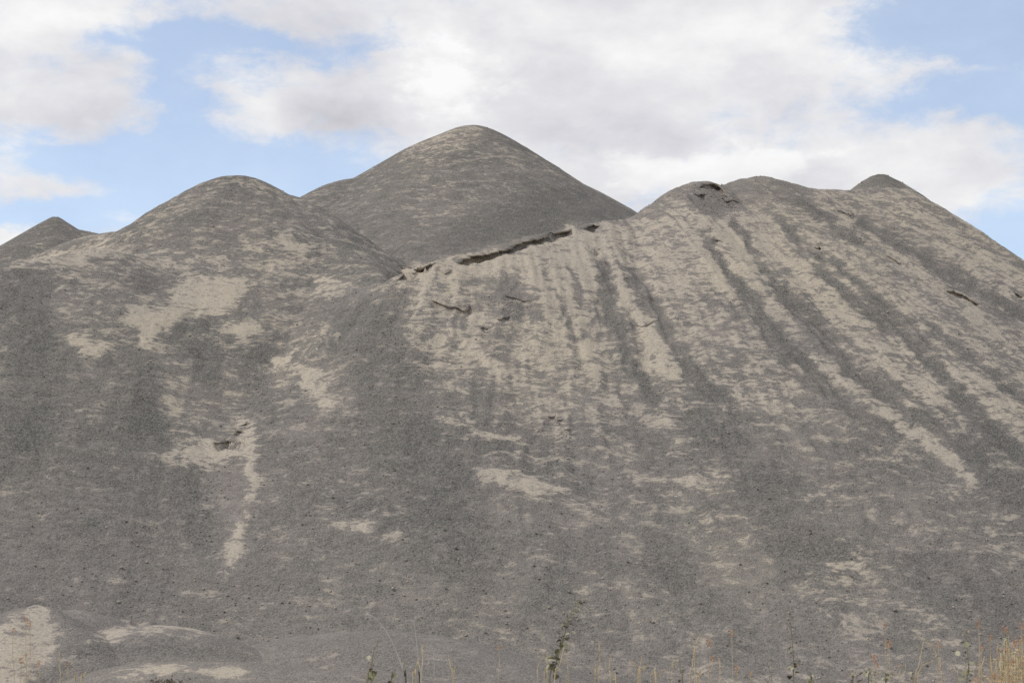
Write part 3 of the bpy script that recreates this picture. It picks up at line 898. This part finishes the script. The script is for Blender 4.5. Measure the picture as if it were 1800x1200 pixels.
# ------------------------------------------------------------------ stones that rolled loose
nr = np.random.default_rng(5)
bm = bmesh.new()
bmesh.ops.create_icosphere(bm, subdivisions=1, radius=1.0)
RV = np.array([v.co[:] for v in bm.verts])
RF = np.array([[v.index for v in f.verts] for f in bm.faces])
bm.free()
NS = 9000
sx = nr.uniform(-14, 14, NS)
sy = 25.0 + 24.0 * nr.random(NS) ** 1.7
for own, wp, drop, reach, lip, th in SW:             # clods under the slips
    if not drop:
        continue
    k = int(30 + 60 * np.linalg.norm(np.diff(wp[:, :2], axis=0), axis=1).sum())
    q = wp[nr.integers(0, len(wp) - 1, k)]
    q2 = wp[np.minimum(nr.integers(0, len(wp), k), len(wp) - 1)]
    t = nr.random(k)[:, None]
    p = q + (q2 - q) * t
    sx = np.concatenate([sx, p[:, 0] + nr.normal(0, .12, k)])
    sy = np.concatenate([sy, p[:, 1] - .08 - np.abs(nr.exponential(.9, k))])
hz = front0(sx, sy)[0] - carve(sx, sy)
for kk in ('A2', 'B', 'C', 'D', 'E'):
    p = PTS[kk][nr.integers(0, len(PTS[kk]), 60)]
    sx = np.concatenate([sx, p[:, 0] + nr.normal(0, .25, 60)])
    sy = np.concatenate([sy, p[:, 1] - np.abs(nr.normal(0, .3, 60))])
    dd_ = [sweep(sx[-60:], sy[-60:], PTS[kk], SLOPE['C' if kk in 'CDE' else kk])]
    if kk in ('A2', 'B'):
        dd_ = [front0(sx[-60:], sy[-60:])[0]]
    hz = np.concatenate([hz, dd_[0]])
siz = 0.008 + 0.012 * nr.random(len(sx)) ** 2 + 0.012 * (nr.random(len(sx)) ** 14)
siz *= 1 + 0.3 * sstep(-hz, -4.0, -0.5)
keep = hz > 0.05
sx, sy, hz, siz = sx[keep], sy[keep], hz[keep], siz[keep]
n_ = len(sx)
rv = RV[None] * (1 + nr.normal(0, .22, (n_, len(RV), 1))) * (siz[:, None, None] * nr.uniform(.6, 1.3, (n_, 1, 3)))
rv = rv + np.stack([sx, sy, hz + siz * .35], 1)[:, None, :]
me = bpy.data.meshes.new('loose_stones')
fl = (RF[None] + (np.arange(n_) * len(RV))[:, None, None]).reshape(-1, 3)
me.vertices.add(n_ * len(RV))
me.vertices.foreach_set('co', rv.astype(np.float32).ravel())
me.loops.add(fl.size)
me.loops.foreach_set('vertex_index', fl.astype(np.int32).ravel())
me.polygons.add(len(fl))
me.polygons.foreach_set('loop_start', np.arange(0, fl.size, 3, dtype=np.int32))
me.polygons.foreach_set('loop_total', np.full(len(fl), 3, dtype=np.int32))
me.update(calc_edges=True)
at_f = me.attributes.new('fines', 'FLOAT', 'POINT')
at_f.data.foreach_set('value', np.repeat(np.where(nr.random(n_) < .5, .85, .45), len(RV)).astype(np.float32))
at_f = me.attributes.new('dust', 'FLOAT', 'POINT')
at_f.data.foreach_set('value', np.full(n_ * len(RV), .6, np.float32))
me.materials.append(MG)
ls = bpy.data.objects.new('loose_stones', me)
COL.objects.link(ls)
tag(ls, kind='stuff')

# ------------------------------------------------------------------ weeds close to the camera
rng = random.Random(11)
M_STEM = plain('weed_stem', (0.16, 0.14, 0.07), (0.24, 0.20, 0.12))
M_LEAF = plain('weed_leaf', (0.17, 0.17, 0.09), (0.33, 0.315, 0.21), 30)
M_PALE = plain('pale_leaf', (0.30, 0.29, 0.19), (0.42, 0.39, 0.27), 30)
M_BROWN = plain('brown_leaf', (0.10, 0.078, 0.045), (0.20, 0.155, 0.09), 30)
M_STRAW = plain('straw', (0.44, 0.33, 0.17), (0.58, 0.48, 0.30), 20)
M_GREY = plain('dead_stalk', (0.46, 0.42, 0.36), (0.55, 0.50, 0.43), 20)
M_DARK = plain('dead_twig', (0.035, 0.028, 0.022), (0.09, 0.07, 0.055), 20)
M_ORANGE = plain('orange_seed', (0.40, 0.17, 0.08), (0.54, 0.31, 0.17), 40)


def build(name, bm, mat, parent=None, kind=None):
    me = bpy.data.meshes.new(name)
    bm.to_mesh(me)
    bm.free()
    me.materials.append(mat)
    for p in me.polygons:
        p.use_smooth = True
    o = bpy.data.objects.new(name, me)
    COL.objects.link(o)
    if parent:
        o.parent = parent
    if kind:
        o['kind'] = kind
    return o


def tube(bm, pts, r0, r1, n=5):
    pts = [Vector(p) for p in pts]
    rings = []
    for i, p in enumerate(pts):
        t = (pts[min(i + 1, len(pts) - 1)] - pts[max(i - 1, 0)]).normalized()
        a = t.orthogonal().normalized()
        b = t.cross(a)
        r = r0 + (r1 - r0) * i / max(1, len(pts) - 1)
        rings.append([bm.verts.new(p + (a * math.cos(2 * math.pi * k / n) + b * math.sin(2 * math.pi * k / n)) * r) for k in range(n)])
    for ra, rb in zip(rings[:-1], rings[1:]):
        for k in range(n):
            bm.faces.new((ra[k], ra[(k + 1) % n], rb[(k + 1) % n], rb[k]))
    bm.faces.new(rings[0][::-1])
    bm.faces.new(rings[-1])


def curve_pts(pts, n=5):
    """smooth line through a few points"""
    pts = [Vector(p) for p in pts]
    if len(pts) < 3:
        return pts
    out = []
    for i in range(len(pts) - 1):
        p0, p1, p2, p3 = pts[max(i - 1, 0)], pts[i], pts[i + 1], pts[min(i + 2, len(pts) - 1)]
        for k in range(n):
            t = k / n
            out.append(0.5 * ((2 * p1) + (p2 - p0) * t + (2 * p0 - 5 * p1 + 4 * p2 - p3) * t * t + (3 * p1 - p0 - 3 * p2 + p3) * t ** 3))
    out.append(pts[-1])
    return out


def leaf_mesh(name, wide, mat):
    """ovate leaf of unit length along +Y with a folded midrib"""
    bm = bmesh.new()
    prof = [(0, .02), (.15, .55), (.35, 1.0), (.6, .85), (.82, .45), (1.0, .02)]
    rows = []
    for y, w in prof:
        z = -0.25 * y * y
        rows.append([bm.verts.new((-w * wide, y, z + .10 * w)), bm.verts.new((0, y, z)), bm.verts.new((w * wide, y, z + .10 * w))])
    for a, b in zip(rows[:-1], rows[1:]):
        bm.faces.new((a[0], a[1], b[1], b[0]))
        bm.faces.new((a[1], a[2], b[2], b[1]))
    me = bpy.data.meshes.new(name)
    bm.to_mesh(me)
    bm.free()
    me.materials.append(mat)
    for p in me.polygons:
        p.use_smooth = True
    return me


LEAF = {k: leaf_mesh('leaf', w, m) for k, w, m in (('green', .36, M_LEAF), ('pale', .30, M_PALE), ('brown', .38, M_BROWN), ('straw', .14, M_STRAW))}


def add_leaf(root, pos, size, kind, yaw, pitch, roll=0.0):
    o = bpy.data.objects.new('leaf', LEAF[kind])
    COL.objects.link(o)
    o.parent = root
    o.location = pos
    o.rotation_euler = (pitch, roll, yaw)
    o.scale = (size, size, size)
    return o


def root_at(name, u, d, label, cat, group):
    p = at(u, 1150, d)
    o = bpy.data.objects.new(name, None)
    COL.objects.link(o)
    o.location = (p[0], p[1], 0)
    return tag(o, label, cat, group)


def loc(root, u, v, d):
    p = at(u, v, d)
    return Vector(p) - root.location


def stem_path(root, pts, d, wob=0.0):
    """from the ground up through points of the photograph"""
    l = [loc(root, u, v, d + wob * i) for i, (u, v) in enumerate(pts)]
    first = Vector((l[0].x * .6, 0, 0))
    k = Vector((rng.uniform(-.012, .012), rng.uniform(-.02, .02), 0))
    return curve_pts([first, l[0] * .5 + k, l[0] + k * .6] + l[1:])


def along(path, t):
    L = [0.0]
    for a, b in zip(path[:-1], path[1:]):
        L.append(L[-1] + (b - a).length)
    s = t * L[-1]
    for i in range(len(path) - 1):
        if L[i + 1] >= s:
            k = (s - L[i]) / max(L[i + 1] - L[i], 1e-9)
            return path[i].lerp(path[i + 1], k)
    return path[-1].copy()


PX = lambda px, d: px * d / F
G_LEAFY = 'leafy weeds standing in front of the heaps'
G_STRAW = 'dry yellow grass stalks in front of the heaps'
G_ORANGE = 'thin stalks with orange seed heads in front of the heaps'
G_DEAD = 'long pale dead stalks in front of the heaps'


def leafy_weed(pts, d, label, n, size, kinds, spread=1.0, extra=(), r=.0032, t0=.45):
    root = root_at('leafy_weed', pts[0][0], d, label, 'weed', G_LEAFY)
    path = stem_path(root, pts, d, .02)
    bm = bmesh.new()
    tube(bm, path, r, r * .45)
    build('stem', bm, M_STEM, root)
    for i in range(n):
        t = t0 + (1 - t0) * ((i + rng.random() * .8) / n)
        p = along(path, min(t, .995))
        taper = 1.0 - .55 * (t - t0) / (1 - t0)
        k = rng.choices(list(kinds), weights=list(kinds.values()))[0]
        sz = PX(size, d) * taper * rng.uniform(.6, 1.25)
        yaw = rng.uniform(0, 2 * math.pi)
        off = Vector((math.cos(yaw + math.pi / 2), math.sin(yaw + math.pi / 2), 0)) * PX(3.0, d) * spread * rng.random()
        add_leaf(root, p + off, sz, k, yaw, rng.uniform(-.9, .9), rng.uniform(-.6, .6))
    for (u, v, s_, k, pitch) in extra:
        add_leaf(root, loc(root, u, v, d), PX(s_, d), k, rng.uniform(-.5, .5), pitch, rng.uniform(-.4, .4))
    return root


def spike(bm, base, tip, bend, w):
    """bristly seed spike"""
    base, tip = Vector(base), Vector(tip)
    ax = tip - base
    pts = [base + ax * t + bend * math.sin(math.pi * t) for t in (0, .2, .4, .6, .8, 1.0)]
    tube(bm, pts, w * .55, w * .25)
    for i in range(26):
        t = rng.random()
        p = base + ax * t + bend * math.sin(math.pi * t)
        dr = Vector((rng.uniform(-1, 1), rng.uniform(-1, 1), rng.uniform(-.2, 1.2))).normalized()
        q = p + dr * w * rng.uniform(1.2, 2.4)
        sd = dr.orthogonal().normalized() * w * .35
        bm.faces.new((bm.verts.new(p + sd), bm.verts.new(p - sd), bm.verts.new(q)))


def straw_stalk(stalks, d, label, mat=None, head=True, r=.0024):
    root = root_at('grass_stalk', stalks[0][0][0], d, label, 'grass stalk', G_STRAW)
    for pts in stalks:
        path = stem_path(root, pts, d, .015)
        bm = bmesh.new()
        tube(bm, path, r, r * .5)
        build('stem', bm, mat or M_STRAW, root)
        if head:
            tip, prev = path[-1], along(path, 1 - min(.5, PX(16, d) / max(.05, sum((b - a).length for a, b in zip(path[:-1], path[1:])))))
            bm = bmesh.new()
            spike(bm, prev, tip + (tip - prev) * .35, Vector((rng.uniform(-.004, .004), 0, .003)), PX(1.3, d))
            build('seed_head', bm, M_STRAW, root)
    return root


def orange_stalk(pts, d, label, size=8, r=.0017, n=34):
    root = root_at('seed_stalk', pts[0][0], d, label, 'seed stalk', G_ORANGE)
    path = stem_path(root, pts, d, .01)
    bm = bmesh.new()
    tube(bm, path, r, r * .6, 4)
    build('stem', bm, M_STRAW, root)
    bm = bmesh.new()
    c = path[-1]
    h = PX(size * 1.05, d)
    for i in range(n):
        t = rng.uniform(-.6, .6)
        p = c + Vector((rng.gauss(0, .22) * h, rng.gauss(0, .22) * h, t * h))
        a = Vector((rng.uniform(-1, 1), rng.uniform(-1, 1), rng.uniform(-1, 1))).normalized() * h * rng.uniform(.10, .22)
        b = a.orthogonal().normalized() * h * rng.uniform(.05, .11)
        bm.faces.new([bm.verts.new(p + q) for q in (a, b, -a, -b)])
    build('seed_head', bm, M_ORANGE, root)
    return root


def dead_stalk(pts, d, label, dark_to=None, r=.0030):
    root = root_at('dead_stalk', pts[0][0], d, label, 'dead stalk', G_DEAD)
    path = stem_path(root, pts, d, .01)
    bm = bmesh.new()
    tube(bm, path, r, r * .45)
    build('stem', bm, M_GREY, root)
    if dark_to:
        bm = bmesh.new()
        q = stem_path(root, dark_to, d - .03)
        tube(bm, q, .0030, .0020)
        build('dark_stump', bm, M_DARK, root)
    return root


leafy_weed([(966, 1205), (976, 1170), (988, 1130), (998, 1095), (1008, 1072), (1022, 1050)], 7.2,
           'tallest grey green leafy weed, leaning right, at the middle of the weeds', 90, 14, {'green': 6, 'brown': 2, 'pale': 5}, 3.0,
           [(973, 1166, 15, 'green', -.4), (985, 1165, 17, 'green', .3), (996, 1120, 14, 'green', -.2), (967, 1162, 14, 'pale', .5), (980, 1185, 16, 'green', -.5)], t0=.78)
leafy_weed([(1396, 1205), (1395, 1165), (1392, 1120), (1389, 1090), (1386, 1066)], 7.4,
           'slender upright weed with sparse small round dark leaves', 40, 10, {'brown': 4, 'green': 4, 'pale': 2}, 2.4,
           [(1379, 1134, 9, 'brown', .2), (1388, 1187, 13, 'brown', -.3), (1396, 1162, 10, 'brown', .3), (1402, 1172, 10, 'brown', .1), (1392, 1197, 16, 'green', .4), (1360, 1099, 6, 'brown', .2), (1377, 1097, 6, 'brown', .2)], r=.0024, t0=.80)
leafy_weed([(649, 1205), (652, 1180), (654, 1160), (658, 1142), (667, 1124)], 6.6,
           'short weed with broad green leaf and one pale leaf beside the leaning dead stalk', 12, 9, {'green': 5, 'pale': 3, 'brown': 1}, 2.0,
           [(653, 1199, 24, 'green', 1.2), (648, 1160, 15, 'pale', .8), (656, 1178, 13, 'green', -.5), (641, 1192, 10, 'brown', .3), (659, 1146, 8, 'green', .2)], t0=.86)
leafy_weed([(690, 1205), (691, 1190), (694, 1176)], 6.8, 'stubby weed with few dark green leaves just left of the blackened stump', 7, 9, {'green': 3, 'brown': 3}, 1.5,
           [(693, 1192, 11, 'green', .8), (689, 1199, 9, 'brown', -.2)], t0=.9)
leafy_weed([(708, 1205), (709, 1175), (710, 1148)], 7.0, 'thin bare stemmed weed topped by a tiny green leaf pair', 3, 6, {'green': 1}, 1.0,
           [(707, 1147, 8, 'green', .2), (712, 1146, 8, 'green', .1)], r=.0012, t0=.97)
leafy_weed([(1426, 1205), (1427, 1195), (1428, 1187)], 7.0, 'low green tuft weed just right of the slender upright weed', 9, 9, {'green': 5, 'pale': 2}, 1.5,
           [(1426, 1203, 16, 'green', 1.0)], t0=.92)
leafy_weed([(1458, 1205), (1459, 1150), (1459, 1096)], 7.6, 'hair thin weed with two small olive leaves at its tip', 4, 6, {'green': 3, 'pale': 1}, 1.2,
           [(1458, 1098, 9, 'green', .5), (1462, 1096, 7, 'green', .2), (1459, 1108, 8, 'pale', .2)], r=.0010, t0=.96)
leafy_weed([(1358, 1205), (1357, 1180), (1355, 1155)], 7.2, 'small pale weed with a few cream leaves left of the slender weed', 8, 8, {'pale': 5, 'brown': 2}, 1.6,
           [(1356, 1160, 9, 'brown', .1), (1362, 1176, 8, 'green', .9)], r=.0014, t0=.88)
leafy_weed([(1702, 1205), (1703, 1180), (1701, 1150), (1699, 1128), (1697, 1108)], 6.8,
           'weed with large oval olive and silvery leaves left of the orange bush', 16, 12, {'green': 6, 'pale': 4}, 2.2,
           [(1698, 1138, 14, 'green', 1.1), (1686, 1153, 16, 'pale', .9), (1709, 1168, 15, 'green', .6), (1697, 1190, 20, 'green', .9), (1711, 1196, 18, 'pale', .1), (1703, 1112, 8, 'straw', .9), (1706, 1180, 10, 'brown', .3)], t0=.84)
leafy_weed([(1764, 1205), (1766, 1150), (1768, 1105)], 7.0, 'dark leaved weed rising out of the orange bush', 12, 10, {'green': 5, 'brown': 1}, 1.8,
           [(1767, 1126, 12, 'green', .7), (1758, 1143, 9, 'brown', .2)], t0=.9)
leafy_weed([(1528, 1205), (1530, 1185), (1526, 1172)], 6.6, 'grey green leafy clump, widest of the low weeds on the right', 34, 12, {'green': 6, 'pale': 3, 'brown': 1}, 5.0, t0=.9)
leafy_weed([(1556, 1205), (1558, 1197), (1560, 1190)], 6.7, 'small dusty green clump right of the widest low weed', 16, 11, {'green': 4, 'pale': 3}, 4.0, t0=.94)
leafy_weed([(1500, 1205), (1500, 1190), (1498, 1176)], 6.6, 'dark green sprout left of the widest low weed', 12, 11, {'green': 5, 'brown': 1}, 2.6, t0=.9)
leafy_weed([(1605, 1205), (1604, 1192), (1602, 1180)], 6.9, 'pale leaved seedling between the low clumps and the forked grass', 6, 9, {'pale': 3, 'brown': 1}, 1.5, [(1601, 1184, 12, 'pale', .5)], t0=.92)
leafy_weed([(1197, 1205), (1196, 1180), (1194, 1155)], 7.0, 'thin weed with a brown crumpled tip right of the foxtails', 9, 8, {'brown': 3, 'straw': 2, 'green': 2}, 1.6, t0=.88)
dead_stalk([(712, 1205), (709, 1178), (700, 1152), (684, 1118), (664, 1090), (645, 1078)], 6.8, 'long pale dead stalk leaning left out of a blackened stump', [(712, 1205), (711, 1188), (713, 1175)])
dead_stalk([(738, 1205), (736, 1165), (731, 1115), (727, 1090)], 6.9, 'straight pale dead stalk rising from dry yellow grass', [(739, 1205), (737, 1190), (736, 1178)], .0020)
dead_stalk([(763, 1205), (762, 1150), (754, 1110)], 7.3, 'faint bent dead stalk, shortest of the pale stalks', None, .0012)
straw_stalk([[(729, 1205), (731, 1175), (735, 1160)], [(741, 1205), (743, 1160), (741, 1135)], [(726, 1205), (728, 1185), (733, 1168)]], 7.0, 'tuft of dry yellow grass round the straight dead stalk')
straw_stalk([[(798, 1205), (799, 1180), (801, 1172)], [(794, 1205), (793, 1175), (790, 1160)]], 7.0, 'two short yellow grass stalks right of the straight dead stalk')
straw_stalk([[(977, 1205), (984, 1170), (991, 1137)]], 6.9, 'bright straw stalk crossing the tallest leafy weed', None, False, .0030)
straw_stalk([[(945, 1205), (945, 1175), (951, 1160)]], 7.3, 'hooked straw stalk left of the tallest leafy weed')
straw_stalk([[(958, 1205), (957, 1185), (959, 1176)], [(962, 1205), (962, 1170), (962, 1152)]], 7.1, 'pair of thin straws at the foot of the tallest leafy weed')
straw_stalk([[(1000, 1205), (997, 1170), (996, 1148)], [(994, 1205), (996, 1195), (1010, 1198)]], 7.4, 'thin drooping straw just right of the tallest leafy weed', None, False, .0016)
straw_stalk([[(1054, 1205), (1055, 1165), (1053, 1132)], [(1048, 1205), (1048, 1180), (1047, 1170)]], 7.0, 'tall pair of orange straw stalks, one much shorter')
straw_stalk([[(1072, 1205), (1071, 1180), (1072, 1160)]], 7.4, 'slim straw stalk between the tall pair and the foxtails')
straw_stalk([[(1082, 1205), (1080, 1196), (1079, 1190)]], 6.9, 'very short straw tip poking up beside the slim straw stalk')
straw_stalk([[(1124, 1205), (1123, 1176), (1109, 1163)], [(1125, 1205), (1124, 1180), (1127, 1161)], [(1126, 1205), (1127, 1180), (1138, 1170)]], 6.8, 'foxtail grass fanning into three curved seed heads')
straw_stalk([[(1151, 1205), (1152, 1190), (1152, 1177)], [(1151, 1205), (1155, 1188), (1168, 1178)]], 6.8, 'foxtail grass forked into two seed heads, one curving right')
straw_stalk([[(1142, 1205), (1143, 1190), (1148, 1178)]], 7.4, 'wispy straw between the two foxtail clumps', None, False, .0012)
straw_stalk([[(1182, 1205), (1182, 1180), (1184, 1162)]], 7.2, 'single pale straw right of the forked foxtail')
straw_stalk([[(1214, 1205), (1217, 1170), (1221, 1140), (1228, 1118)], [(1220, 1205), (1221, 1165), (1222, 1135)]], 7.0, 'pair of brown bristly stalks left of the orange seed heads')
straw_stalk([[(1232, 1205), (1231, 1190), (1232, 1180)], [(1226, 1205), (1225, 1195), (1224, 1186)]], 6.7, 'squat cream grass heads at the foot of the brown bristly stalks')
straw_stalk([[(1266, 1205), (1266, 1180), (1264, 1160)]], 7.0, 'brown spike of grass below the orange seed heads')
straw_stalk([[(1610, 1205), (1614, 1175), (1619, 1150), (1623, 1128)], [(1611, 1205), (1640, 1160), (1645, 1147), (1628, 1126)]], 6.9, 'tall forked yellow grass with one stem bent right over')
straw_stalk([[(1655, 1205), (1653, 1180), (1652, 1160)]], 7.2, 'short brown headed grass right of the forked grass')
straw_stalk([[(1682, 1205), (1680, 1180), (1674, 1168)]], 7.4, 'wispy grass left of the silvery leaved weed', None, True, .0014)
straw_stalk([[(1590, 1205), (1591, 1180), (1592, 1165)]], 7.3, 'thin straw left of the forked grass', None, False, .0014)
straw_stalk([[(1573, 1205), (1574, 1185), (1572, 1170)]], 7.5, 'faint straw beside the small dusty clump', None, False, .0012)
straw_stalk([[(104, 1205), (105, 1178), (105, 1148)]], 7.3, 'single orange grass stalk in front of the pale sandy mound')
straw_stalk([[(140, 1205), (146, 1192), (150, 1180)], [(134, 1205), (133, 1195), (131, 1190)]], 7.0, 'low tuft of rusty grass at the foot of the mounds')
for pts, lab, sz in [
    ([(1288, 1205), (1287, 1150), (1286, 1112)], 'orange seed head highest above the brown bristly stalks', 9),
    ([(1247, 1205), (1248, 1160), (1248, 1128)], 'plump orange seed head next to the brown bristly stalks', 11),
    ([(1252, 1205), (1252, 1175), (1252, 1158)], 'faded pink seed head below the plump orange one', 9),
    ([(1296, 1205), (1296, 1190), (1295, 1176)], 'low orange seed head between bristly stalks and pale weed', 10),
    ([(1320, 1205), (1321, 1190), (1321, 1182)], 'lowest orange seed tip left of the pale cream weed', 6),
    ([(1560, 1205), (1557, 1150), (1555, 1097)], 'faint orange seed head on the tallest thin stalk over the low clumps', 8),
    ([(1564, 1205), (1564, 1165), (1563, 1131)], 'orange and white seed head above the small dusty clump', 11),
    ([(1535, 1205), (1536, 1180), (1537, 1157)], 'reddish orange seed head directly above the widest low weed', 11),
    ([(1544, 1205), (1543, 1185), (1543, 1171)], 'small orange seed head tucked beside the reddish one', 8),
    ([(1582, 1205), (1582, 1185), (1582, 1170)], 'yellow orange bud right of the small dusty clump', 6),
    ([(1651, 1205), (1650, 1165), (1650, 1132)], 'round orange seed head right of the forked grass', 9),
    ([(1728, 1170), (1726, 1150), (1727, 1138)], 'round rust seed head on a pale stem over the gravel', 8),
    ([(1722, 1205), (1722, 1140), (1720, 1096)], 'loose orange seed spray above the silvery leaved weed', 9),
    ([(1742, 1205), (1742, 1160), (1741, 1120)], 'pinkish seed head at the top left of the orange bush', 9),
    ([(1770, 1205), (1768, 1150), (1767, 1107)], 'orange seed head on top of the dark leaved weed', 11),
    ([(1797, 1205), (1797, 1150), (1796, 1099)], 'bright orange seed head at the extreme right edge', 9),
    ([(1786, 1205), (1786, 1160), (1785, 1130)], 'bright red orange seed head deep in the orange bush', 12),
    ([(1793, 1205), (1794, 1155), (1795, 1124)], 'rust seed head right of the bright red orange one', 10),
    ([(878, 1205), (878, 1170), (877, 1138)], 'lone orange seed head between dead stalks and tallest weed', 7),
    ([(45, 1205), (45, 1150), (45, 1088)], 'rust seed head highest in front of the pale sandy mound', 7),
    ([(53, 1205), (53, 1150), (52, 1096)], 'rust seed head just below the highest on the sandy mound', 8),
    ([(22, 1205), (22, 1150), (23, 1107)], 'orange seed head leftmost in front of the sandy mound', 7),
    ([(46, 1205), (46, 1180), (46, 1151)], 'brown seed head low in front of the sandy mound, short stalk', 6),
    ([(37, 1205), (37, 1185), (38, 1160)], 'long narrow rust seed head lowest left on the sandy mound', 9),
    ([(67, 1205), (67, 1185), (67, 1166)], 'brown slanting seed head right of the narrow rust one', 8),
    ([(119, 1205), (119, 1185), (119, 1166)], 'rust seed head beside the single orange grass stalk', 7),
]:
    orange_stalk(pts, 7.0 + rng.uniform(-.3, .5), lab, sz)

# the dry bush in the right corner
root = root_at('dry_bush', 1780, 6.6, 'tangled dry orange and straw coloured bush in the right corner', 'bush', None)
bt, bh, bl = bmesh.new(), bmesh.new(), bmesh.new()
for i in range(60):
    u0 = rng.uniform(1745, 1830)
    u1 = u0 + rng.gauss(0, 22)
    v1 = 1205 - abs(rng.gauss(0, 1)) * 32 - 12 * rng.random()
    v1 = max(v1, 1128 + 1.1 * max(0, 1775 - u1))
    dd = 6.6 + rng.uniform(-.3, .3)
    top = loc(root, u1, v1, dd)
    mid_ = loc(root, (u0 + u1) / 2 + rng.gauss(0, 6), (1205 + v1) / 2, dd)
    b0 = Vector((rng.uniform(-.03, .03) + (mid_.x * .3), rng.uniform(-.05, .05), 0))
    tube(bt, curve_pts([b0, mid_, top], 4), .0020, .0009, 4)
    for k in range(rng.randint(1, 3)):
        c = top + Vector((rng.gauss(0, .012), rng.gauss(0, .012), rng.gauss(-.015, .02)))
        h = PX(rng.uniform(4, 8), dd)
        for j in range(12):
            p = c + Vector((rng.gauss(0, .3), rng.gauss(0, .3), rng.gauss(0, .4))) * h
            a = Vector((rng.uniform(-1, 1), rng.uniform(-1, 1), rng.uniform(-1, 1))).normalized() * h * .25
            b = a.orthogonal().normalized() * h * .12
            bh.faces.new([bh.verts.new(p + q) for q in (a, b, -a, -b)])
    for j in range(5):
        p = mid_.lerp(top, rng.random())
        a = Vector((rng.uniform(-1, 1), rng.uniform(-1, 1), rng.uniform(-.3, 1))).normalized() * PX(rng.uniform(5, 12), dd)
        b = a.orthogonal().normalized() * PX(1.3, dd)
        bl.faces.new([bl.verts.new(p + q) for q in (Vector((0, 0, 0)), a * .5 + b, a, a * .5 - b)])
build('twigs', bt, M_STRAW, root, 'stuff')
build('seed_heads', bh, M_ORANGE, root, 'stuff')
build('dry_leaves', bl, M_STRAW, root, 'stuff')

# the dark dead brush on the low bank
root = root_at('dead_shrub', 288, 7.2, 'small blackened dead shrub on the long low bank', 'shrub', None)
bt, bh = bmesh.new(), bmesh.new()
node = loc(root, 289, 1216, 7.2)
tube(bt, [Vector((0, 0, 0)), node * .5 + Vector((.01, .01, 0)), node], .004, .003)
for i in range(44):
    u1, v1 = 289 + rng.gauss(0, 13), 1194 + abs(rng.gauss(0, 5)) - 4 + abs(rng.gauss(0, 2))
    top = loc(root, u1, v1, 7.2 + rng.uniform(-.06, .06))
    mid_ = loc(root, 289 + (u1 - 289) * 1.2 + rng.gauss(0, 4), 1203 + rng.gauss(0, 2), 7.2 + rng.uniform(-.06, .06))
    tube(bt, curve_pts([node, mid_, top], 4), .0014, .0008, 4)
for i in range(60):
    p = loc(root, 290 + rng.gauss(0, 17), 1197 + rng.gauss(0, 5), 7.2 + rng.uniform(-.08, .08))
    a = Vector((rng.uniform(-1, 1), rng.uniform(-1, 1), rng.uniform(-1, 1))).normalized() * PX(3.0, 7.2)
    b = a.orthogonal().normalized() * PX(1.2, 7.2)
    bh.faces.new([bh.verts.new(p + q) for q in (a, b, -a, -b)])
build('twigs', bt, M_DARK, root, 'stuff')
build('dry_leaves', bh, M_BROWN, root, 'stuff')
